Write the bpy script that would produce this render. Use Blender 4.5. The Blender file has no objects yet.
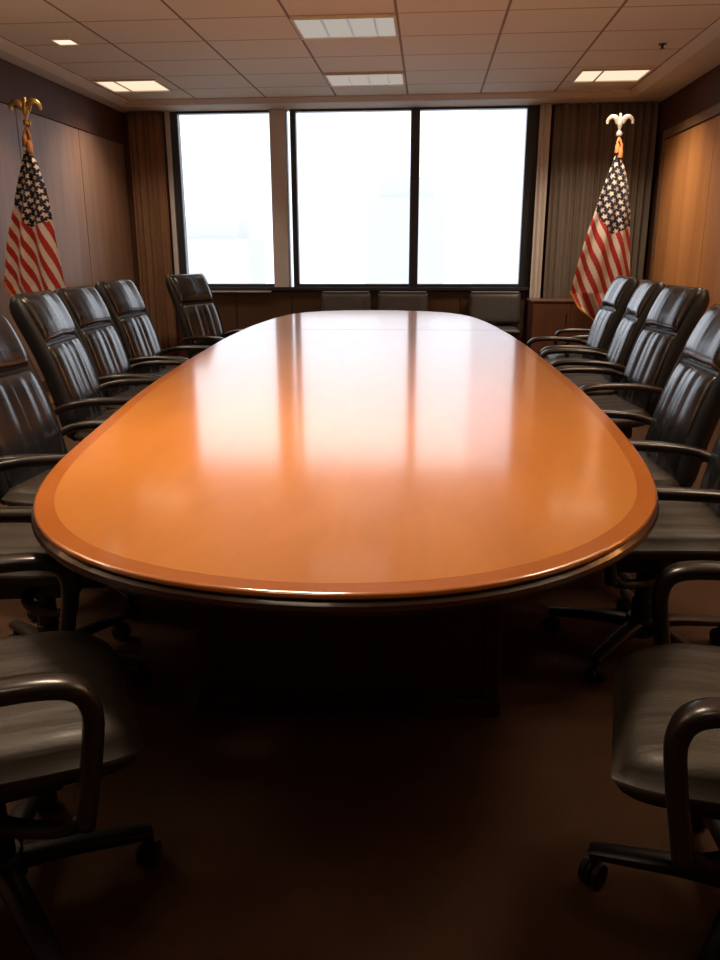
import bpy, bmesh, math, random
import numpy as np
from mathutils import Vector, Matrix
random.seed(4)
S = bpy.context.scene
COL = S.collection
PI = math.pi

# ------------------------------------------------------------------ helpers
def link(o, parent=None):
    COL.objects.link(o)
    if parent: o.parent = parent
    return o
def obj(name, bm, mat, parent=None, smooth=True, bevel=0, subsurf=0, angle=40):
    bmesh.ops.recalc_face_normals(bm, faces=bm.faces)
    me = bpy.data.meshes.new(name); bm.to_mesh(me); bm.free()
    mats = mat if isinstance(mat, (list, tuple)) else [mat]
    for m in mats: me.materials.append(m)
    for p in me.polygons: p.use_smooth = smooth
    if smooth and angle and not subsurf:
        try: me.set_sharp_from_angle(angle=math.radians(angle))
        except Exception: pass
    o = link(bpy.data.objects.new(name, me), parent)
    if bevel:
        b = o.modifiers.new('bevel', 'BEVEL'); b.width = bevel; b.segments = 3; b.limit_method = 'ANGLE'
    if subsurf:
        s = o.modifiers.new('sub', 'SUBSURF'); s.levels = subsurf; s.render_levels = subsurf
    return o
def thing(name, label, cat, loc=(0,0,0), rz=0, group=None):
    o = link(bpy.data.objects.new(name, None)); o.location = loc; o.rotation_euler = (0,0,rz)
    o.empty_display_size = .1
    o['label'] = label; o['category'] = cat
    if group: o['group'] = group
    return o
def tag(o, label, cat, group=None):
    o['label'] = label; o['category'] = cat
    if group: o['group'] = group
    return o
def struct(name, bm, mat, **k):
    o = obj(name, bm, mat, **k); o['kind'] = 'structure'; return o
def box(bm, x0, x1, y0, y1, z0, z1, M=None):
    v = [bm.verts.new((x, y, z)) for z in (z0, z1) for x, y in ((x0,y0),(x1,y0),(x1,y1),(x0,y1))]
    for f in ((3,2,1,0),(4,5,6,7),(0,1,5,4),(1,2,6,5),(2,3,7,6),(3,0,4,7)):
        bm.faces.new([v[i] for i in f])
    if M is not None: bmesh.ops.transform(bm, matrix=M, verts=v)
    return v
def boxes(*bs):
    bm = bmesh.new()
    for b in bs: box(bm, *b)
    return bm
def lathe(bm, prof, n=24, M=None):
    rings = []; vs = []
    for r, z in prof:
        if r < 1e-5:
            v = bm.verts.new((0,0,z)); rings.append([v]); vs.append(v)
        else:
            R = [bm.verts.new((r*math.cos(2*PI*i/n), r*math.sin(2*PI*i/n), z)) for i in range(n)]
            rings.append(R); vs += R
    for a, b in zip(rings, rings[1:]):
        for i in range(n):
            j = (i+1) % n
            if len(a) == 1 and len(b) == 1: continue
            if len(a) == 1: bm.faces.new([a[0], b[i], b[j]])
            elif len(b) == 1: bm.faces.new([a[i], a[j], b[0]])
            else: bm.faces.new([a[i], a[j], b[j], b[i]])
    for R in (rings[0], rings[-1]):
        if len(R) > 1:
            try: bm.faces.new(R)
            except Exception: pass
    if M is not None: bmesh.ops.transform(bm, matrix=M, verts=vs)
def catmull(P, n=8):
    P = [Vector(p) for p in P]; Q = [2*P[0]-P[1]] + P + [2*P[-1]-P[-2]]; out = []
    for i in range(1, len(Q)-2):
        a, b, c, d = Q[i-1:i+3]
        for k in range(n):
            t = k/n
            out.append(.5*((2*b)+(c-a)*t+(2*a-5*b+4*c-d)*t*t+(3*b-a-3*c+d)*t**3))
    out.append(P[-1]); return out
def sweep(bm, pts, rs, side=Vector((0,1,0)), n=14, power=2.6):
    """tube; rs = (half size along side, half size across) per point or constant"""
    rings = []
    N = len(pts)
    for i, p in enumerate(pts):
        t = (pts[min(i+1, N-1)]-pts[max(i-1, 0)]).normalized()
        s = (side - t*side.dot(t)).normalized(); u = t.cross(s)
        a, b = rs(i/(N-1)) if callable(rs) else rs
        R = []
        for k in range(n):
            c, q = math.cos(2*PI*k/n), math.sin(2*PI*k/n)
            cc = math.copysign(abs(c)**(2/power), c); qq = math.copysign(abs(q)**(2/power), q)
            R.append(bm.verts.new(p + s*a*cc + u*b*qq))
        rings.append(R)
    for A, B in zip(rings, rings[1:]):
        for k in range(n):
            bm.faces.new([A[k], A[(k+1)%n], B[(k+1)%n], B[k]])
    for R, p, q in ((rings[0], pts[0], pts[1]), (rings[-1], pts[-1], pts[-2])):
        c = bm.verts.new(p + (p-q).normalized()*.25*min(rs(0) if callable(rs) else rs))
        for k in range(n): bm.faces.new([R[k], R[(k+1)%n], c])
def copy_tree(o, parent=None):
    c = o.copy(); COL.objects.link(c)
    if parent:
        c.parent = parent
    for ch in list(o.children): copy_tree(ch, c)
    return c

# ------------------------------------------------------------------ materials
def mat(name, col, rough=.5, metal=0, coat=0, spec=.5, coat_rough=.05, ior=1.5):
    m = bpy.data.materials.new(name); m.use_nodes = True
    b = m.node_tree.nodes['Principled BSDF']
    b.inputs['Base Color'].default_value = (*col, 1); b.inputs['Roughness'].default_value = rough
    b.inputs['Metallic'].default_value = metal; b.inputs['Coat Weight'].default_value = coat
    b.inputs['Coat Roughness'].default_value = coat_rough
    b.inputs['Specular IOR Level'].default_value = spec; b.inputs['IOR'].default_value = ior
    return m
def nd(m, t, **k):
    n = m.node_tree.nodes.new(t)
    for a, v in k.items(): setattr(n, a, v)
    return n
def lk(m, a, b): m.node_tree.links.new(a, b)
def bsdf(m): return m.node_tree.nodes['Principled BSDF']
def coords(m, scale, rot=(0,0,0)):
    tc = nd(m, 'ShaderNodeTexCoord'); mp = nd(m, 'ShaderNodeMapping')
    mp.inputs['Scale'].default_value = scale; mp.inputs['Rotation'].default_value = rot
    lk(m, tc.outputs['Object'], mp.inputs['Vector']); return mp.outputs['Vector']
def ramp(m, src, stops):
    r = nd(m, 'ShaderNodeValToRGB'); e = r.color_ramp.elements
    while len(e) < len(stops): e.new(.5)
    for i, (p, c) in enumerate(stops): e[i].position = p; e[i].color = (*c, 1)
    lk(m, src, r.inputs['Fac']); return r.outputs['Color']
def noise(m, vec, sc=1, det=5, rough=.6, dist=0):
    n = nd(m, 'ShaderNodeTexNoise'); n.inputs['Scale'].default_value = sc; n.inputs['Detail'].default_value = det
    n.inputs['Roughness'].default_value = rough; n.inputs['Distortion'].default_value = dist
    lk(m, vec, n.inputs['Vector']); return n.outputs['Fac']
def bump(m, h, strength=.2, dist=.01):
    b = nd(m, 'ShaderNodeBump'); b.inputs['Strength'].default_value = strength; b.inputs['Distance'].default_value = dist
    lk(m, h, b.inputs['Height']); lk(m, b.outputs['Normal'], bsdf(m).inputs['Normal'])
def wood(name, c1, c2, scale, rough=.35, coat=0, bumps=.05, **k):
    m = mat(name, c1, rough, coat=coat, **k); v = coords(m, scale)
    f = noise(m, v, 1, 6, .65, .4); lk(m, ramp(m, f, [(.3, c1), (.7, c2)]), bsdf(m).inputs['Base Color'])
    if bumps: bump(m, f, bumps, .004)
    return m

M_field = wood('orange_veneer', (.52,.185,.031), (.63,.24,.045), (5, 1.2, 5), .12, .5, 0, coat_rough=.285, ior=2.3)
M_border = wood('dark_orange_border', (.42,.12,.012), (.49,.145,.017), (3, 3, 3), .12, .5, 0, coat_rough=.285, ior=2.3)
M_edge = wood('mahogany_edge', (.040,.012,.007), (.060,.018,.010), (4, 4, 20), .3, .5, 0)
M_ped = wood('dark_pedestal_wood', (.035,.015,.009), (.055,.022,.012), (6, 6, 1), .45, .1, 0)
M_panel = wood('walnut_panel', (.235,.135,.088), (.32,.19,.125), (9, 9, .7), .5, .08)
M_panel_dark = wood('dark_walnut', (.070,.028,.016), (.10,.040,.022), (7, 7, .8), .6, 0, spec=.3)
M_panel_orange = wood('honey_panel', (.50,.215,.075), (.68,.32,.11), (6, 5, .35), .5, .1)
M_trim = wood('brown_trim', (.20,.115,.065), (.26,.15,.085), (8, 1, 8), .45)
M_sill_wood = wood('brown_wood_below_window', (.075,.040,.024), (.11,.058,.032), (1.2, 7, 9), .4)
M_cab = wood('cabinet_wood', (.11,.045,.024), (.16,.065,.033), (7, 7, .9), .4, .15)
M_frame = mat('dark_window_frame', (.035,.042,.055), .4, .2)
M_pier = mat('taupe_pier', (.66,.65,.67), .6)
M_white = mat('white_trim', (.7,.7,.7), .5)
M_curt_l = wood('brown_curtain', (.17,.085,.045), (.24,.13,.07), (60, 60, 2), .85, 0, .1)
M_curt_r = wood('grey_brown_curtain', (.17,.14,.115), (.23,.19,.155), (60, 60, 2), .85, 0, .1)
M_curt_c = mat('cream_curtain', (.66,.61,.58), .9)
M_brass = mat('brass', (.62,.40,.13), .3, .9)
M_silver = mat('pale_gold', (.60,.56,.50), .35, .4)
M_tassel = mat('gold_cord', (.38,.15,.045), .8)
M_pole = mat('pole_wood', (.25,.12,.04), .35)
M_plastic = mat('black_plastic', (.012,.011,.011), .38)
M_arm = mat('dark_arm_gloss', (.014,.010,.009), .28, coat=.2)
M_shell = mat('black_back_shell', (.008,.009,.012), .45)
M_rubber = mat('caster_black', (.008,.008,.008), .5)
M_steel = mat('dark_steel', (.05,.05,.05), .3, .9)
M_wall = mat('rear_wall_paint', (.22,.14,.09), .7)
M_handle = mat('dark_handle', (.05,.04,.03), .35, .8)

def leather(name, col, rough=.3):
    m = mat(name, col, rough, coat=.5 if rough < .3 else .05, coat_rough=.18)
    v = coords(m, (1,1,1)); f = noise(m, v, 140, 3, .5)
    w = nd(m, 'ShaderNodeTexNoise'); w.inputs['Scale'].default_value = 1; w.inputs['Detail'].default_value = 3
    v2 = coords(m, (4, 26, 3)); lk(m, v2, w.inputs['Vector'])
    a = nd(m, 'ShaderNodeMath', operation='MULTIPLY_ADD'); a.inputs[1].default_value = .10
    lk(m, f, a.inputs[0]); lk(m, w.outputs['Fac'], a.inputs[2]); bump(m, a.outputs[0], .35, .012)
    return m
M_leather = leather('black_leather', (.010,.011,.014), .23)
M_seat = leather('warm_light_tinted_seat_leather', (.022,.015,.009), .52)  # brown tint stands for warm light on the black seats; rougher too
M_leather_low = leather('grey_black_leather', (.075,.073,.078), .45)

# carpet
M_floor = mat('brown_carpet', (.05,.025,.014), .95, spec=.15)
f = noise(M_floor, coords(M_floor, (1,1,1)), 3, 4)
f2 = noise(M_floor, coords(M_floor, (1,1,1)), 260, 2)
lk(M_floor, ramp(M_floor, f, [(.3, (.070,.037,.022)), (.7, (.095,.050,.030))]), bsdf(M_floor).inputs['Base Color'])
bump(M_floor, f2, .5, .004)

# ceiling tiles: seams at x0+k*dx and y0+k*dy
GX, GDX, GY, GDY = -2.683, .804, 9.115, .652
M_ceil = mat('ceiling_tile', (.55,.42,.32), .9)
tc = nd(M_ceil, 'ShaderNodeTexCoord'); sp = nd(M_ceil, 'ShaderNodeSeparateXYZ'); lk(M_ceil, tc.outputs['Object'], sp.inputs[0])
def seam(axis, o, d, w):
    a = nd(M_ceil, 'ShaderNodeMath', operation='SUBTRACT'); a.inputs[1].default_value = o; lk(M_ceil, sp.outputs[axis], a.inputs[0])
    b = nd(M_ceil, 'ShaderNodeMath', operation='PINGPONG'); b.inputs[1].default_value = d/2; lk(M_ceil, a.outputs[0], b.inputs[0])
    c = nd(M_ceil, 'ShaderNodeMath', operation='LESS_THAN'); c.inputs[1].default_value = w; lk(M_ceil, b.outputs[0], c.inputs[0])
    return c.outputs[0]
sx, sy = seam('X', GX, GDX, .011), seam('Y', GY, GDY, .012)
nz = noise(M_ceil, coords(M_ceil, (1,1,1)), 60, 4)
base = ramp(M_ceil, nz, [(.3, (.77,.70,.56)), (.7, (.82,.75,.60))])
mx1 = nd(M_ceil, 'ShaderNodeMix', data_type='RGBA'); mx1.inputs[7].default_value = (.50,.37,.27,1); lk(M_ceil, sy, mx1.inputs[0]); lk(M_ceil, base, mx1.inputs[6])
mx2 = nd(M_ceil, 'ShaderNodeMix', data_type='RGBA'); mx2.inputs[7].default_value = (.28,.19,.12,1); lk(M_ceil, sx, mx2.inputs[0]); lk(M_ceil, mx1.outputs[2], mx2.inputs[6])
lk(M_ceil, mx2.outputs[2], bsdf(M_ceil).inputs['Base Color'])
M_soffit = mat('soffit_paint', (.74,.67,.55), .85)

# window glass: thin pane, mostly clear
M_glass = bpy.data.materials.new('window_glass'); M_glass.use_nodes = True
nt = M_glass.node_tree; nt.nodes.clear()
o_ = nt.nodes.new('ShaderNodeOutputMaterial'); mxs = nt.nodes.new('ShaderNodeMixShader')
tr = nt.nodes.new('ShaderNodeBsdfTransparent'); gl = nt.nodes.new('ShaderNodeBsdfGlossy'); gl.inputs['Roughness'].default_value = .02
fr = nt.nodes.new('ShaderNodeFresnel'); fr.inputs['IOR'].default_value = 1.45
tr.inputs['Color'].default_value = (.95,.97,1,1)
nt.links.new(fr.outputs[0], mxs.inputs[0]); nt.links.new(tr.outputs[0], mxs.inputs[1]); nt.links.new(gl.outputs[0], mxs.inputs[2]); nt.links.new(mxs.outputs[0], o_.inputs[0])

def emis(name, col, s):
    m = bpy.data.materials.new(name); m.use_nodes = True; nt = m.node_tree; nt.nodes.clear()
    e = nt.nodes.new('ShaderNodeEmission'); e.inputs[0].default_value = (*col, 1); e.inputs[1].default_value = s
    o = nt.nodes.new('ShaderNodeOutputMaterial'); nt.links.new(e.outputs[0], o.inputs[0]); return m
M_diff_mid = emis('louvred_diffuser', (1,.88,.76), .45)
M_diff_side = emis('warm_diffuser', (1,.74,.52), 1.15)
M_spot = emis('downlight_glow', (1,.82,.62), 1.3)
M_louvre = mat('louvre_metal', (.45,.40,.35), .4, .5)

# ------------------------------------------------------------------ room shell
XL, XR, YB, YF, ZC, ZT = -3.78, 2.62, 10.2, -1.6, 3.015, 2.965
HDR = 2.60
WX0, WX1, WZ0, WZ1 = -3.16, 1.20, .93, 2.955
struct('floor', boxes((XL-.2, XR+.2, YF-.2, YB+.3, -.1, 0)), M_floor, smooth=False)
# ceiling field and its dropped border
IX0, IX1, IY1 = -3.487, 2.141, 9.66
IY0 = -1.2
struct('ceiling', boxes((IX0-.02, IX1+.02, IY0-.02, IY1+.02, ZC, ZC+.1)), M_ceil, smooth=False)
bm = bmesh.new()
def ring(x0, x1, y0, y1, z): return [bm.verts.new(v) for v in ((x0,y0,z),(x1,y0,z),(x1,y1,z),(x0,y1,z))]
R = [ring(IX0, IX1, IY0, IY1, ZC+.04), ring(IX0, IX1, IY0, IY1, ZC-.012), ring(IX0-.1, IX1+.1, IY0-.1, IY1+.1, ZT), ring(XL-.15, XR+.15, YF-.15, YB+.15, ZT), ring(XL-.15, XR+.15, YF-.15, YB+.15, ZC+.04)]
for a, b in zip(R, R[1:]+R[:1]):
    for k in range(4): bm.faces.new([a[k], a[(k+1)%4], b[(k+1)%4], b[k]])
struct('trim_1', bm, M_soffit, smooth=False)
# side walls: panelled below, darker header band above
struct('wall_left', boxes((XL-.15, XL, YF, YB, 0, ZT)), M_panel_dark, smooth=False)
bm = bmesh.new()
ys = [YB-.02, 8.86, 7.52, 6.18, 4.84, 3.5, 2.16, .82, -.52, YF+.02]
for a, b in zip(ys, ys[1:]): box(bm, XL, XL+.022, b+.006, a-.006, .12, HDR)
struct('trim_2', bm, M_panel, smooth=False, bevel=.002)
struct('trim_3', boxes((XL, XL+.035, YF+.01, YB-.01, HDR+.004, ZT-.004)), M_panel_dark, smooth=False)
struct('baseboard_left', boxes((XL, XL+.03, YF+.01, YB-.01, .0, .115)), M_panel_dark, smooth=False)
struct('wall_right', boxes((XR, XR+.15, YF, YB, 0, ZT)), M_panel_dark, smooth=False)
bm = bmesh.new()
ys = [9.78, 8.14, 6.5, 4.86, 3.22, 1.58, -.06, YF+.02]
for a, b in zip(ys, ys[1:]): box(bm, XR-.012, XR, b+.004, a-.004, .12, HDR-.08)
struct('trim_4', bm, M_panel_orange, smooth=False, bevel=.002)
struct('trim_5', boxes((XR-.03, XR, YF+.01, 9.86, HDR-.07, HDR+.02), (XR-.03, XR, 9.79, 9.86, .12, HDR-.07)), M_trim, smooth=False, bevel=.004)
struct('trim_6', boxes((XR-.02, XR, YF+.01, YB-.01, HDR+.024, ZT-.004)), M_panel_dark, smooth=False)
struct('baseboard_right', boxes((XR-.03, XR, YF+.01, YB-.01, .0, .115)), M_panel_dark, smooth=False)
struct('wall_front', boxes((XL-.15, XR+.15, YF-.15, YF, 0, ZT)), M_wall, smooth=False)
# window wall
struct('wall_back', boxes((XL-.15, WX0, YB, YB+.15, 0, ZT), (WX1, XR+.15, YB, YB+.15, 0, ZT), (WX0, WX1, YB, YB+.15, 0, WZ0-.06)), M_panel_dark, smooth=False)
struct('trim_7', boxes((WX0, -2.45, YB-.02, YB, .12, .85), (-2.44, -1.73, YB-.02, YB, .12, .85), (-1.72, -.46, YB-.02, YB, .12, .85), (-.45, .40, YB-.02, YB, .12, .85), (.41, WX1, YB-.02, YB, .12, .85)), M_sill_wood, smooth=False, bevel=.002)
struct('baseboard_back', boxes((XL, XR, YB-.03, YB, 0, .115)), M_panel_dark, smooth=False)
struct('trim_8', boxes((WX0-.02, WX1+.06, YB-.09, YB+.12, .865, .905)), M_frame, smooth=False, bevel=.004)      # sill
struct('trim_9', boxes((WX0+.02, -1.97, YB-.12, YB-.09, .845, .862)), mat('painted_sill_highlight', (.6,.6,.6), .4), smooth=False)  # pale strip painted in for the highlight along the sill edge
struct('trim_10', boxes((-1.935, -1.745, YB-.06, YB+.12, .905, ZT)), M_pier, smooth=False, bevel=.004)             # pier
struct('trim_11', boxes((WX0-.06, WX0-.005, YB-.03, YB+.1, .905, ZT)), M_pier, smooth=False)
struct('trim_12', boxes((WX1+.005, WX1+.05, YB-.03, YB+.1, .905, ZT)), M_frame, smooth=False)
def window(n, x0, x1, fl, fr):
    z0, z1 = .906, ZT
    w = obj('window_%d' % n, boxes((x0, x0+fl, YB, YB+.10, z0, z1), (x1-fr, x1, YB, YB+.10, z0, z1),
            (x0+fl, x1-fr, YB, YB+.10, z0, z0+.035), (x0+fl, x1-fr, YB, YB+.10, z1-.025, z1)), M_frame, smooth=False)
    w['kind'] = 'structure'
    obj('pane', boxes((x0+fl+.001, x1-fr-.001, YB+.045, YB+.051, z0+.036, z1-.026)), M_glass, w, smooth=False)
    return w
window(1, WX0, -1.936, .085, .005)
window(2, -1.690, -.232, .062, .012)
window(3, -.230, WX1, .095, .085)
# narrow pane between pier and dark mullion
w = obj('window_4', boxes((-1.744, -1.738, YB, YB+.1, .906, ZT), (-1.696, -1.691, YB, YB+.1, .906, ZT)), M_frame, smooth=False); w['kind'] = 'structure'
obj('pane', boxes((-1.737, -1.697, YB+.045, YB+.051, .906, ZT)), M_glass, w, smooth=False)

# ------------------------------------------------------------------ curtains
def curtain(name, label, x0, x1, y, z0, z1, m, pleat, amp, grp=None):
    bm = bmesh.new(); n = int((x1-x0)/pleat*14); nz = 10
    def P(i, j, off):
        x = x0+(x1-x0)*i/n; ph = (x-x0)/pleat*2*PI
        a = amp*(.85+.15*math.sin(3.1*x+j*.2))
        return (x + .12*pleat*math.sin(ph*.37+j*.15), y + off + a*math.sin(ph+.35*math.sin(ph*.31)), z0+(z1-z0)*j/nz)
    F = [[bm.verts.new(P(i, j, 0)) for i in range(n+1)] for j in range(nz+1)]
    B = [[bm.verts.new(P(i, j, .006)) for i in range(n+1)] for j in range(nz+1)]
    for j in range(nz):
        for i in range(n):
            bm.faces.new([F[j][i], F[j][i+1], F[j+1][i+1], F[j+1][i]]); bm.faces.new([B[j][i], B[j+1][i], B[j+1][i+1], B[j][i+1]])
        bm.faces.new([F[j][0], F[j+1][0], B[j+1][0], B[j][0]]); bm.faces.new([F[j][n], B[j][n], B[j+1][n], F[j+1][n]])
    for i in range(n):
        bm.faces.new([F[0][i], B[0][i], B[0][i+1], F[0][i+1]]); bm.faces.new([F[nz][i], F[nz][i+1], B[nz][i+1], B[nz][i]])
    return tag(obj(name, bm, m, angle=0), label, 'curtain')
curtain('curtain', 'brown pleated curtain hanging left of the windows', -3.66, -3.225, 10.08, .03, 2.955, M_curt_l, .075, .022)
curtain('curtain', 'narrow cream curtain hanging right beside the window frame', 1.235, 1.375, 10.06, .03, 2.955, M_curt_c, .07, .014)
curtain('curtain', 'wide grey-brown pleated curtain behind the right-hand flag', 1.40, 2.56, 10.07, .03, 2.955, M_curt_r, .085, .024)

# ------------------------------------------------------------------ ceiling fixtures
def area(parent, name, x, y, z, sx, sy, power, col, spread=110):
    L = bpy.data.lights.new(name, 'AREA'); L.shape = 'RECTANGLE'; L.size = sx; L.size_y = sy; L.energy = power; L.color = col
    L.spread = math.radians(spread)
    o = bpy.data.objects.new(name, L); COL.objects.link(o); o.parent = parent; o.location = (x, y, z); return o
def troffer(cx, cy, w, d, m, label, power, col, spread=110, louvres=True):
    t = thing('ceiling_light', label, 'ceiling light', (cx, cy, ZC), 0, None)
    a, b = w/2, d/2
    obj('light_frame', boxes((-a,a,-b,-b+.02,-.016,-.001), (-a,a,b-.02,b,-.016,-.001), (-a,-a+.02,-b+.02,b-.02,-.016,-.001), (a-.02,a,-b+.02,b-.02,-.016,-.001)), M_soffit, t, smooth=False)
    obj('diffuser', boxes((-a+.021,a-.021,-b+.021,b-.021,-.005,-.002)), m, t, smooth=False)
    if louvres:
        for fx in (-.42, .08, .58) if louvres == 1 else (-.35,):
            obj('louvre', boxes((fx*a-.008, fx*a+.008, -b+.022, b-.022, -.013, -.0055)), M_louvre, t, smooth=False)
    area(t, 'lamp', 0, 0, -.02, w-.08, d-.08, power, col, spread)
    return t
WARM = (1, .76, .54)
rows = [(6.837, 'louvred ceiling light over the table, nearer of the two in the middle row', True),
        (8.793, 'louvred ceiling light over the far table end, nearest the windows in the middle row', True),
        (4.55, 'ceiling light over the middle of the table, above the frame', True), (2.6, 'ceiling light above the near half of the table, out of frame', True), (.65, 'ceiling light above the camera end of the table, out of frame', True)]
LP = dict(far=26, near=60)
for i, (y, lab, lv) in enumerate(rows):
    troffer(-.673, y, .79, .60, M_diff_mid, lab, (6, 4, 9, 34, 2)[i], WARM, (105, 105, 95, 100, 105)[i])
troffer(-3.115, 8.86, .66, .58, M_diff_side, 'warm ceiling light near the left wall and curtain', 16, WARM, 120, 2)
troffer(1.765, 8.83, .68, .56, M_diff_side, 'warm ceiling light above the right-hand flag', 26, WARM, 120, 2)
for (x, y, p, s) in ((1.765, 5.2, 14, 'ceiling light by the right wall, above the frame'), (-3.115, 5.2, 12, 'ceiling light by the left wall, above the frame'), (1.765, 2.6, 11, 'ceiling light right of the near table end, out of frame'), (-3.115, 2.6, 11, 'ceiling light left of the near table end, out of frame')):
    troffer(x, y, .68, .56, M_diff_side, s, p, WARM, 120, 2)
t = thing('downlight', 'small square downlight in the left part of the ceiling', 'ceiling light', (-3.03, 7.05, ZC))
obj('trim_ring', boxes((-.09,.09,-.095,-.08,-.012,-.001), (-.09,.09,.08,.095,-.012,-.001), (-.09,-.078,-.08,.08,-.012,-.001), (.078,.09,-.08,.08,-.012,-.001)), M_soffit, t, smooth=False)
obj('lens', boxes((-.077,.077,-.079,.079,-.006,-.002)), M_spot, t, smooth=False)
area(t, 'lamp', 0, 0, -.02, .12, .12, 6, WARM, 100)
for x, y, lab in ((2.36, 3.2, 'added bronze uplight by the right wall, out of frame, brightening the ceiling'), (-3.5, 3.2, 'added bronze uplight by the left wall, out of frame, brightening the ceiling')):  # uplights added outside the frame to brighten the ceiling
    t = thing('fill_uplight', lab, 'added light', (x, y, 0))
    bm = bmesh.new(); lathe(bm, [(0,0),(.15,0),(.15,.02),(.03,.035),(.014,.06),(.014,1.72),(.03,1.74),(0,1.74)], 24); obj('fill_stand', bm, M_steel, t)
    bm = bmesh.new(); lathe(bm, [(.02,1.741),(.09,1.76),(.17,1.83),(.19,1.87),(.185,1.87),(.165,1.835),(.085,1.77),(.02,1.75)], 28); obj('fill_bowl', bm, M_steel, t)
    bm = bmesh.new(); lathe(bm, [(0,1.79),(.10,1.79),(.10,1.80),(0,1.80)], 20); obj('fill_disc', bm, M_spot, t)
    area(t, 'lamp', 0, 0, 1.88, .28, .28, 46, (1,.86,.64), 170)
    bpy.data.objects[[c.name for c in t.children if c.type == 'LIGHT'][0]].rotation_euler = (PI, 0, 0)
bm = bmesh.new(); lathe(bm, [(.035, -.001), (.035, -.006), (.012, -.012), (.01, -.035), (.025, -.038), (0, -.042)])
sp_ = obj('sprinkler_head', bm, M_steel); sp_.location = (1.93, 7.62, ZC); tag(sp_, 'small dark sprinkler head on the right part of the ceiling', 'sprinkler')

# ------------------------------------------------------------------ conference table
T = np.array([(-1.361,4.472),(-1.29,3.648),(-1.235,3.18),(-1.172,2.777),(-1.128,2.474),(-1.085,2.214),(-1.042,2.024),(-1.003,1.9),(-.941,1.753),(-.881,1.648),(-.83,1.58),(-.752,1.502),(-.648,1.427),(-.563,1.382),(-.455,1.346),(-.36,1.328),(-.25,1.318),(-.123,1.318),(.02,1.342),(.133,1.382),(.222,1.438),(.307,1.512),(.393,1.6),(.468,1.7),(.526,1.8),(.575,1.93),(.606,2.06),(.640,2.296),(.666,2.635),(.681,3.056),(.687,3.555),(.675,4.238),(.645,5.263),(.605,5.968),(.524,6.887),(.41,7.60),(.23,8.04),(-.02,8.26),(-.38,8.37),(-.72,8.37),(-1.05,8.25),(-1.29,7.97),(-1.40,7.453),(-1.452,6.534),(-1.435,5.565)])
C0 = T.mean(0)
# closed curve, resampled evenly, lightly smoothed with a Fourier fit
seg = np.linalg.norm(np.roll(T, -1, 0)-T, axis=1); s = np.concatenate([[0], np.cumsum(seg)]); Lp = s[-1]
NO = 220; tt = np.linspace(0, Lp, NO, endpoint=False)
TX = np.interp(tt, s, np.append(T[:,0], T[0,0])); TY = np.interp(tt, s, np.append(T[:,1], T[0,1]))
def sm(a):
    F = np.fft.fft(a); k = np.fft.fftfreq(NO)*NO; F *= np.exp(-(k/22.0)**4); return np.fft.ifft(F).real
OX, OY = sm(TX), sm(TY)
dx = np.roll(OX,-1)-np.roll(OX,1); dy = np.roll(OY,-1)-np.roll(OY,1); L_ = np.hypot(dx,dy); NX, NY = dy/L_, -dx/L_
if ((OX-C0[0])*NX+(OY-C0[1])*NY).sum() < 0: NX, NY = -NX, -NY
OX, OY = OX+NX*.008, OY+NY*.006
TL = (-.36, 4.8, 0)
def stack(prof):
    bm = bmesh.new(); rings = []
    for off, z in prof:
        rings.append([bm.verts.new((OX[i]+NX[i]*off-TL[0], OY[i]+NY[i]*off-TL[1], z)) for i in range(NO)])
    for a, b in zip(rings, rings[1:]):
        for i in range(NO): bm.faces.new([a[i], a[(i+1)%NO], b[(i+1)%NO], b[i]])
    bm.faces.new(rings[0]); bm.faces.new(rings[-1]); return bm
table = thing('conference_table', 'long orange-brown wooden conference table with rounded ends and dark edge', 'table', TL)
tt_ = obj('tabletop', stack([(-.012, .737), (-.003, .7375), (.0, .741), (-.001, .746), (-.004, .749), (-.008, .75)]), M_border, table, angle=50)
vf_ = obj('veneer_field', stack([(-.050, .7495), (-.050, .7503), (-.0504, .7504)]), M_field, table, angle=30)
for o_ in (tt_, vf_):
    for p_ in o_.data.polygons:
        if len(p_.vertices) > 8: p_.use_smooth = False
vf_['label'] = 'lighter orange veneer centre of the tabletop'
obj('edge_molding', stack([(-.10, .693), (-.030, .693), (-.022, .695), (-.018, .702), (-.008, .705), (.003, .710), (.007, .718), (.004, .727), (-.004, .733), (-.008, .7365), (-.02, .7368)]), M_edge, table, angle=30)
obj('table_seam', boxes((-.985, .935, 1.475, 1.479, .7500, .7508)), M_ped, table, smooth=False)
sk = math.radians(3.2)
def pedestal(x, y, w, l, name='pedestal'):
    p = obj(name, boxes((-w/2+.02, w/2-.02, 0, l, .06, .685), (-w/2, -w/2+.05, -.012, l+.012, .06, .685), (w/2-.05, w/2, -.012, l+.012, .06, .685)), M_ped, table, smooth=False, bevel=.005)
    p.location = (x-TL[0], y-TL[1], 0); p.rotation_euler = (0,0,sk)
    q = obj('plinth', boxes((-w/2-.006, w/2+.006, -.02, l+.02, 0, .059)), M_ped, p, smooth=False, bevel=.004)
pedestal(-.215, 2.10, .90, 1.3); pedestal(-.46, 6.2, .90, 1.2)

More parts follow.
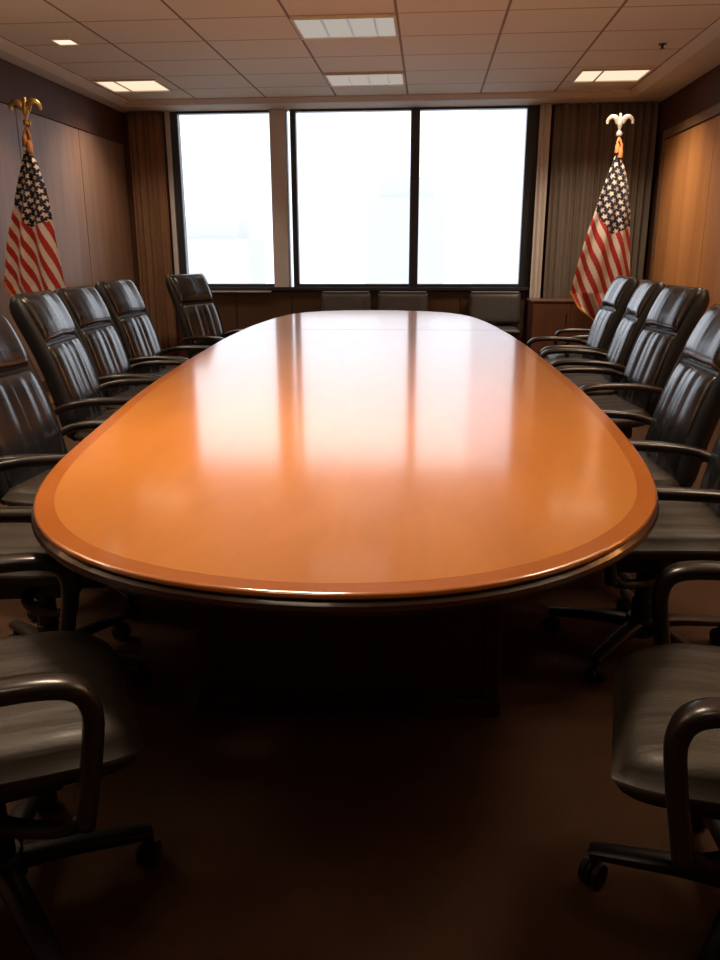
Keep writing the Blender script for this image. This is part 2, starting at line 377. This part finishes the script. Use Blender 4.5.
# ------------------------------------------------------------------ chairs
def pad(prof, nrm, W, TF, TB, nu=28, nv=26):
    """cushion: prof(v)->(x,z), nrm(v)->(nx,nz) front side, W(v) half width, TF/TB(u,v) thickness"""
    bm = bmesh.new(); F = []; B = []
    for j in range(nv+1):
        v = j/nv; x, z = prof(v); nx, nz = nrm(v); fr, br = [], []
        for i in range(nu+1):
            u = -math.cos(PI*i/nu)*.35 + (2*i/nu-1)*.65
            y = W(v)*u; a = TF(u, v); b = TB(u, v)
            fr.append(bm.verts.new((x+nx*a, y, z+nz*a))); br.append(bm.verts.new((x-nx*b, y, z-nz*b)))
        F.append(fr); B.append(br)
    for j in range(nv):
        for i in range(nu):
            bm.faces.new([F[j][i], F[j][i+1], F[j+1][i+1], F[j+1][i]]); bm.faces.new([B[j][i], B[j+1][i], B[j+1][i+1], B[j][i+1]])
        bm.faces.new([F[j][0], F[j+1][0], B[j+1][0], B[j][0]]); bm.faces.new([F[j][nu], B[j][nu], B[j+1][nu], F[j+1][nu]])
    for i in range(nu):
        bm.faces.new([F[0][i], B[0][i], B[0][i+1], F[0][i+1]]); bm.faces.new([F[nv][i], F[nv][i+1], B[nv][i+1], B[nv][i]])
    return bm
def rnd(u, p): return max(0, 1-abs(u)**p)**.5
CHAIR = dict(lean=.24)
def back_line(v):            # v 0 (bottom, z .47) .. 1 (top, z 1.16)
    z = .47 + .685*v
    x = -.215 - .17*v - .06*v*v + .02*math.sin(PI*v)
    return x, z
def back_n(v):
    a, b = back_line(v-.02), back_line(v+.02); t = Vector((b[0]-a[0], b[1]-a[1])).normalized(); return t.y, -t.x
def make_chair(label):
    t = thing('office_chair', label, 'chair')
    # seat
    def sprof(v): return -.235+.53*v, .472 - .03*max(0,(v-.7)/.3)**2 + .008*math.cos(PI*v)
    def sw(v):
        e = max(0, (v-.62)/.38); b = max(0, (.2-v)/.2)
        return .262*(1-.24*e**3.2-.10*b**2)
    obj('seat', pad(sprof, lambda v: (0,1), sw, lambda u,v: .050*rnd(u,10)*rnd(2*v-1,10)+.002*math.cos(5*PI*u)*rnd(u,2)*rnd(2*v-1,4),
                    lambda u,v: .058*rnd(u,10)*rnd(2*v-1,10)), M_seat, t, angle=0)
    bm = bmesh.new(); box(bm, -.17, .15, -.15, .15, .345, .412); obj('seat_pan', bm, M_plastic, t, smooth=False, bevel=.015)
    # backrest cushion with vertical pleats, head pad, shell
    v0, v1 = .0, .655
    def bp(v): return back_line(v0+(v1-v0)*v)
    def bn(v): return back_n(v0+(v1-v0)*v)
    def pleat(u): return .007*abs(math.cos(2.3*PI*(u+.12*math.sin(3.2*u))+.4))**.8 - .003*math.cos(7.1*u+1)
    obj('backrest', pad(bp, bn, lambda v: .205+.010*math.sin(PI*v), lambda u,v: (.026*rnd(u,7)*rnd(2*v-1,9)+.008*math.exp(-((v-.25)/.22)**2)*rnd(u,4)) + pleat(u+.03*math.sin(3*v))*rnd(u,3)*rnd(2*v-1,6),
                    lambda u,v: .012), M_leather, t, angle=0)
    h0, h1 = .66, 1.0
    def hp(v): return back_line(h0+(h1-h0)*v)
    def hn(v): return back_n(h0+(h1-h0)*v)
    obj('headrest', pad(hp, hn, lambda v: .213-.015*max(0,(v-.8)/.2)**2, lambda u,v: .044*rnd(u,7)*rnd(2*v-1,3.2)+.004*math.cos(5*u+1)*rnd(u,3)*rnd(2*v-1,4),
                    lambda u,v: .014), M_leather, t, angle=0)
    obj('back_shell', pad(lambda v: back_line(-.02+1.02*v), lambda v: back_n(v), lambda v: .228-.010*max(0,(v-.85)/.15)**2, lambda u,v: .004+.010*max(0,abs(u)-.9)/.1*rnd(2*v-1,12),
                    lambda u,v: .070*rnd(u*.99,14)*rnd(1.98*v-.99,12)+.016), M_shell, t, angle=0)
    # armrests: bent loops
    for s in (-1, 1):
        y = s*.298
        P = [(.175,y,.375),(.188,y,.45),(.203,y,.54),(.206,y,.60),(.186,y,.642),(.13,y,.660),(.02,y,.664),(-.12,y,.658),(-.22,y,.640),(-.285,y*.91,.61)]
        bm = bmesh.new(); sweep(bm, catmull(P, 7), lambda q: (.025+.005*math.sin(PI*q), .0185)); obj('armrest', bm, M_arm, t, angle=0)
        bm = bmesh.new(); sweep(bm, catmull([(.02,0,.372),(.02,s*.2,.366),(.13,s*.275,.36),(.172,s*.298,.385)], 5), (.018,.012), side=Vector((1,0,0))); obj('arm_bracket', bm, M_plastic, t, angle=0)
    # column and star base
    bm = bmesh.new(); lathe(bm, [(.05,.346),(.05,.31),(.03,.30),(.03,.20),(.036,.195),(.036,.10)], 20); obj('gas_column', bm, M_plastic, t)
    bm = bmesh.new(); lathe(bm, [(.045,.135),(.052,.125),(.055,.075),(.045,.065)], 20)
    for k in range(5):
        a = 2*PI*k/5
        d = Vector((math.cos(a), math.sin(a), 0)); sd = Vector((-math.sin(a), math.cos(a), 0))
        sweep(bm, catmull([d*.03+Vector((0,0,.108)), d*.14+Vector((0,0,.104)), d*.27+Vector((0,0,.088)), d*.315+Vector((0,0,.082))], 4), lambda q: (.030-.009*q, .020-.008*q), side=sd)
    base = obj('star_base', bm, M_plastic, t, angle=35)
    for k in range(5):
        a = 2*PI*k/5; bm = bmesh.new()
        for w in (-1, 1):
            lathe(bm, [(.0,-.009),(.022,-.009),(.027,-.005),(.027,.005),(.022,.009),(0,.009)], 18, Matrix.Translation((0, w*.015, .0275)) @ Matrix.Rotation(PI/2, 4, 'X'))
        lathe(bm, [(.008,.03),(.008,.07)], 10)
        lathe(bm, [(.0,-.004),(.03,-.004),(.03,.004),(0,.004)], 18, Matrix.Translation((0,0,.031)) @ Matrix.Rotation(PI/2, 4, 'X'))
        c = obj('caster', bm, M_rubber, base, angle=40); c.location = (math.cos(a)*.305, math.sin(a)*.305, 0); c.rotation_euler = (0,0,a+1.1+k*.7)
    return t
chair0 = make_chair('')
GRP_L, GRP_R = 'high-back office chairs along the left side of the table', 'high-back office chairs along the right side of the table'
D = math.radians
# x, y, facing angle (deg), base spin, label
LEFT = [(-.88, 1.31, 28, 1, 0, 'black leather chair at bottom left, nearest the camera, seat and arm loops showing'),
        (-1.20, 2.23, 8, 1, -13, 'black leather chair at left edge, second from the camera, mostly behind the near one'),
        (-1.315, 2.90, -4, .968, 30, 'leather chair cut by left frame edge, nearest one whose padded backrest shows'),
        (-1.50, 3.90, 5, 1, 50, 'leather chair with tall pleated back just below the left flag'),
        (-1.66, 4.68, -2, .99, 10, 'leather chair tucked between two others, directly right of the chair under the flag'),
        (-1.72, 5.42, -6, 1, 20, 'leather chair in front of the seam in the left wall panelling'),
        (-1.67, 6.66, -24, 1, 0, 'leather chair turned towards the camera in front of the left window edge, farthest on left')]
RIGHT = [(.68, 1.38, 167, 1, -5, 'black leather chair at bottom right, nearest the camera, seat and arm loops showing'),
         (.76, 2.57, 178, 1, 52, 'leather chair at right edge, seat showing beside the near rounded table end'),
         (.75, 3.24, 181, .98, 30, 'leather chair cut by right frame edge, nearest one whose padded backrest shows'),
         (.95, 4.48, 188, 1, 10, 'leather chair in front of the orange wall panel, backrest fully visible'),
         (1.00, 5.40, 177, 1, 40, 'leather chair just left of the one before the orange panel, black side showing'),
         (1.03, 6.20, 182, 1, 20, 'leather chair in front of the right flag, leftmost of the right-hand backrests'),
         (1.40, 7.25, 180, .95, 0, 'farthest chair on the right side, arm loops showing before the low cabinet')]
first = True
for lst, g in ((LEFT, GRP_L), (RIGHT, GRP_R)):
    for k, (x, y, a, sz, spin, lab) in enumerate(lst):
        c = chair0 if first else copy_tree(chair0)
        first = False
        c.location = (x, y, 0); c.rotation_euler = (0,0,D(a)); c['label'] = lab; c['group'] = g
        b = [ch for ch in c.children if ch.name.startswith('star_base')][0]
        b.rotation_euler = (0,0,D(spin)); c.scale = (1, 1, sz)

# low chairs against the window wall
M_top_strip = mat('pale_top_strip', (.55,.55,.57), .35, .3)
def low_chair():
    t = thing('low_chair', '', 'chair')
    w = .31
    obj('seat', pad(lambda v: (-.22+.46*v, .40), lambda v: (0,1), lambda v: w-.02, lambda u,v: .05*rnd(u,8)*rnd(2*v-1,8), lambda u,v: .05*rnd(u,8)*rnd(2*v-1,8), 16, 14), M_leather_low, t, angle=0)
    obj('backrest', pad(lambda v: (-.22-.05*v, .47+.37*v), lambda v: (1,.1), lambda v: w, lambda u,v: .03*rnd(u,9)*rnd(2*v-1,9)+.01, lambda u,v: .03*rnd(u,9)*rnd(2*v-1,9)+.01, 18, 14), M_leather_low, t, angle=0)
    obj('top_strip', boxes((-.295, -.245, -w+.02, w-.02, .846, .858)), M_top_strip, t, smooth=False, bevel=.004)  # pale strip along the top edge of the backrest
    for s in (-1,1):
        bm = bmesh.new(); sweep(bm, catmull([(-.24,s*.27,0),(-.24,s*.27,.2),(-.24,s*.27,.46)],3), (.014,.014)); obj('leg', bm, M_steel, t, angle=0)
        bm = bmesh.new(); sweep(bm, catmull([(.2,s*.27,0),(.2,s*.27,.2),(.2,s*.27,.40)],3), (.014,.014)); obj('leg', bm, M_steel, t, angle=0)
    return t
lc = low_chair()
for k, (x, lab) in enumerate(((-1.02, 'low dark chair against the window wall, left of the three'), (-.31, 'low dark chair against the window wall, middle of the three'), (.82, 'low dark chair against the window wall, right of the three, beside the cabinet'))):
    c = lc if k == 0 else copy_tree(lc)
    c.location = (x, 9.80, 0); c.rotation_euler = (0,0,-PI/2); c['label'] = lab; c['group'] = 'low chairs against the window wall'

# cabinet
t = thing('low_cabinet', 'low brown wooden cabinet in front of the right curtains', 'cabinet', (1.87, 9.72, 0))
obj('body', boxes((-.66,.66,-.20,.20,.06,.76)), M_cab, t, smooth=False, bevel=.004)
obj('cabinet_top', boxes((-.68,.68,-.225,.21,.761,.79)), M_cab, t, smooth=False, bevel=.006)
obj('plinth', boxes((-.63,.63,-.17,.19,0,.059)), M_ped, t, smooth=False)
for k in range(3):
    d = obj('door', boxes((-.65+k*.435, -.65+k*.435+.43, -.219, -.2015, .075, .75)), M_cab, t, smooth=False, bevel=.003)
    obj('handle', boxes((-.65+k*.435+.38, -.65+k*.435+.39, -.238, -.2195, .52, .64)), M_handle, d, smooth=False)

# ------------------------------------------------------------------ flags
def star_hit(x, y, r):
    d = math.hypot(x, y)
    if d > r: return False
    a = (math.atan2(x, y)) % (2*PI/5); a = min(a, 2*PI/5-a)
    # edge from tip (r,0) to inner (ri, pi/5)
    ri = r*.45; x2, y2 = ri*math.cos(PI/5), ri*math.sin(PI/5)
    px, py = d*math.cos(a), d*math.sin(a)
    return (x2-r)*(py-0)-(y2-0)*(px-r) >= 0
RED, WHT, BLU, GLD = (.42,.028,.022), (.72,.62,.56), (.010,.012,.030), (.62,.30,.05)
M_flag = mat('flag_cloth', (1,1,1), .8, spec=.2)
va = nd(M_flag, 'ShaderNodeVertexColor'); va.layer_name = 'col'; lk(M_flag, va.outputs['Color'], bsdf(M_flag).inputs['Base Color'])
bsdf(M_flag).inputs['Sheen Weight'].default_value = .2
def flag(label, loc, k, lab_f, finial_mat, H):
    """k = metres per unit of the drape outline; H height of the pole tip"""
    t = thing('flag_on_stand', label, 'flag', loc)
    bm = bmesh.new(); lathe(bm, [(0,0),(.15,0),(.155,.015),(.12,.04),(.04,.06),(.03,.12),(.018,.125)], 28); obj('stand', bm, M_brass, t)
    bm = bmesh.new(); lathe(bm, [(.014,.06),(.014,H-.10)], 14); obj('pole', bm, M_pole, t)
    # eagle finial: ball, body, spread wings
    bm = bmesh.new(); lathe(bm, [(0,H-.11),(.028,H-.10),(.034,H-.08),(.028,H-.06),(.012,H-.05),(.012,H-.03),(.024,H-.01),(.03,H+.03),(.022,H+.07),(.016,H+.09),(.018,H+.105),(.01,H+.12),(0,H+.125)], 16)
    for s in (-1,1):
        pts = catmull([(s*.015,0,H+.03),(s*.05,-.01,H+.075),(s*.09,-.01,H+.085),(s*.125,0,H+.055),(s*.13,.005,H+.02)], 5)
        sweep(bm, pts, lambda q: (.012, .032*(1-.6*q)), side=Vector((0,1,0)))
    obj('eagle_finial', bm, finial_mat, t)
    # cord and tassel
    bm = bmesh.new(); sweep(bm, catmull([(.0,-.02,H-.12),(.03,-.035,H-.2),(.02,-.04,H-.27)],4), (.012,.012)); sweep(bm, catmull([(.0,-.02,H-.12),(-.02,-.035,H-.17),(-.012,-.04,H-.22)],4), (.011,.011))
    lathe(bm, [(.012,H-.22),(.026,H-.24),(.03,H-.32),(0,H-.325)], 12, Matrix.Translation((.018,-.04,0)))
    lathe(bm, [(.012,H-.18),(.024,H-.20),(.028,H-.27),(0,H-.275)], 12, Matrix.Translation((-.014,-.04,0)))
    obj('tassel', bm, M_tassel, t)
    # cloth: silhouette in outline units (u right, v down) from the top of the hoist
    Lb = [(0,-3),(12,-7),(35,-14.5),(52,-19),(75,-26),(95,-31),(115,-35),(131,-38.5),(145,-30),(157,-14),(170,-2)]
    Rb = [(0,2),(12,8),(35,14),(52,16.5),(75,18),(95,20),(115,22),(131,24),(145,24.5),(157,22),(170,12)]
    def ip(A, v):
        for (a, b), (c, d) in zip(A, A[1:]):
            if v <= c: return b+(d-b)*(v-a)/(c-a)
        return A[-1][1]
    nu, nv = 110, 230; bm = bmesh.new(); cl = bm.verts.layers.float_color.new('col') if hasattr(bm.verts.layers, 'float_color') else None
    def colour(u, v):
        # lower-left hem = gold fringe
        if v > 128 and ip(Lb, v) > u-2.6: return GLD
        if v > 165: return GLD
        cant = (v < 51+(u+18)*1.5) if u < -3 else (v < 74-(u+3)*.35)
        if cant:
            # rows of stars run with the drape
            w = ip(Rb, v)-ip(Lb, v); q = (u-ip(Lb, v))
            a = u*.93+v*.22; b = -u*.22+v*.93; sa, sb = 7.2, 5.2
            r = int(math.floor(b/sb)); bb = b-(r+.5)*sb; aa = (a+(sa/2 if r % 2 else 0)); aa = aa-(math.floor(aa/sa)+.5)*sa
            return WHT if star_hit(aa, bb, 2.9) else BLU
        n = u*.90-v*.40 if u < 0 else u*.93-v*.40+u*v*.0012
        return RED if int(math.floor((n+2.2)/4.9)) % 2 else WHT
    V = []; cols = []
    for j in range(nv+1):
        v = 170*j/nv; a, b = ip(Lb, v), ip(Rb, v); row = []
        for i in range(nu+1):
            f = i/nu; u = a+(b-a)*f; amp = .018+.055*min(1, v/90)
            y = -.03 - amp*(.5+.5*math.sin(f*2*PI*2.6+.9+.006*v)) - .06*math.sin(PI*f)*min(1, v/60)
            row.append(bm.verts.new((u*k, y, (H-.30)-v*k))); cols.append(colour(u, v))
        V.append(row)
    for j in range(nv):
        for i in range(nu): bm.faces.new([V[j][i], V[j][i+1], V[j+1][i+1], V[j+1][i]])
    me = bpy.data.meshes.new('flag_cloth'); bm.to_mesh(me); bm.free(); me.materials.append(M_flag)
    for p in me.polygons: p.use_smooth = True
    at = me.attributes.get('col') or me.color_attributes.new('col', 'FLOAT_COLOR', 'POINT')
    at.data.foreach_set('color', [c for q in cols for c in (*q, 1)])
    o = link(bpy.data.objects.new('flag_cloth', me), t)
    s = o.modifiers.new('thick', 'SOLIDIFY'); s.thickness = .004; s.offset = 0
    return t
flag('American flag draped on a gold-topped pole beside the left wall', (-3.42, 7.02, 0), .0085, '', M_brass, 2.475)
flag('American flag draped on a pole with pale eagle top before the right curtains', (1.975, 9.22, 0), .0108, '', M_silver, 2.60)

# ------------------------------------------------------------------ towers outside, haze put into their pale colour
M_t1 = mat('haze_toned_tower', (.72,.725,.735), .9)
M_g = mat('haze_white_ground', (.82,.84,.86), 1)  # whitened to stand for mist; bounces daylight up to the ceiling
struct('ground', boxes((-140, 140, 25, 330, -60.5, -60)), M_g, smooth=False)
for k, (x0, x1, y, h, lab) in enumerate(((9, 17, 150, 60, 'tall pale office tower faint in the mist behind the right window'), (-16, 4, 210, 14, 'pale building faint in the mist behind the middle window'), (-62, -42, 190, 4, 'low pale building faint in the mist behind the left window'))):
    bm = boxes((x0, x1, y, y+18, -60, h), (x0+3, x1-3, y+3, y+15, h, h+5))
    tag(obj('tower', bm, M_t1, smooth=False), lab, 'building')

# ------------------------------------------------------------------ world, camera
W = bpy.data.worlds.new('world'); S.world = W; W.use_nodes = True
bg = W.node_tree.nodes['Background']; bg.inputs[0].default_value = (.955,.97,1,1); bg.inputs[1].default_value = 1.85
cd = bpy.data.cameras.new('camera'); cam = link(bpy.data.objects.new('camera', cd)); S.camera = cam
cd.sensor_fit = 'VERTICAL'; cd.sensor_height = 36; cd.lens = 790/960*36; cd.clip_start = .03; cd.clip_end = 1000
yaw, pitch, roll = .0844, .2831, -.0030
F = Vector((-math.sin(yaw)*math.cos(pitch), math.cos(yaw)*math.cos(pitch), -math.sin(pitch)))
Rr = Vector((math.cos(yaw), math.sin(yaw), 0)); U = Rr.cross(F)
R2 = Rr*math.cos(roll)+U*math.sin(roll); U2 = U*math.cos(roll)-Rr*math.sin(roll)
Mx = Matrix((R2, U2, -F)).transposed().to_4x4(); Mx.translation = (0, 0, 1.35); cam.matrix_world = Mx
S.view_settings.view_transform = 'Standard'; S.view_settings.look = 'None'; S.view_settings.exposure = 0; S.view_settings.gamma = 1
try: S.view_settings.use_curve_mapping = False
except Exception: pass
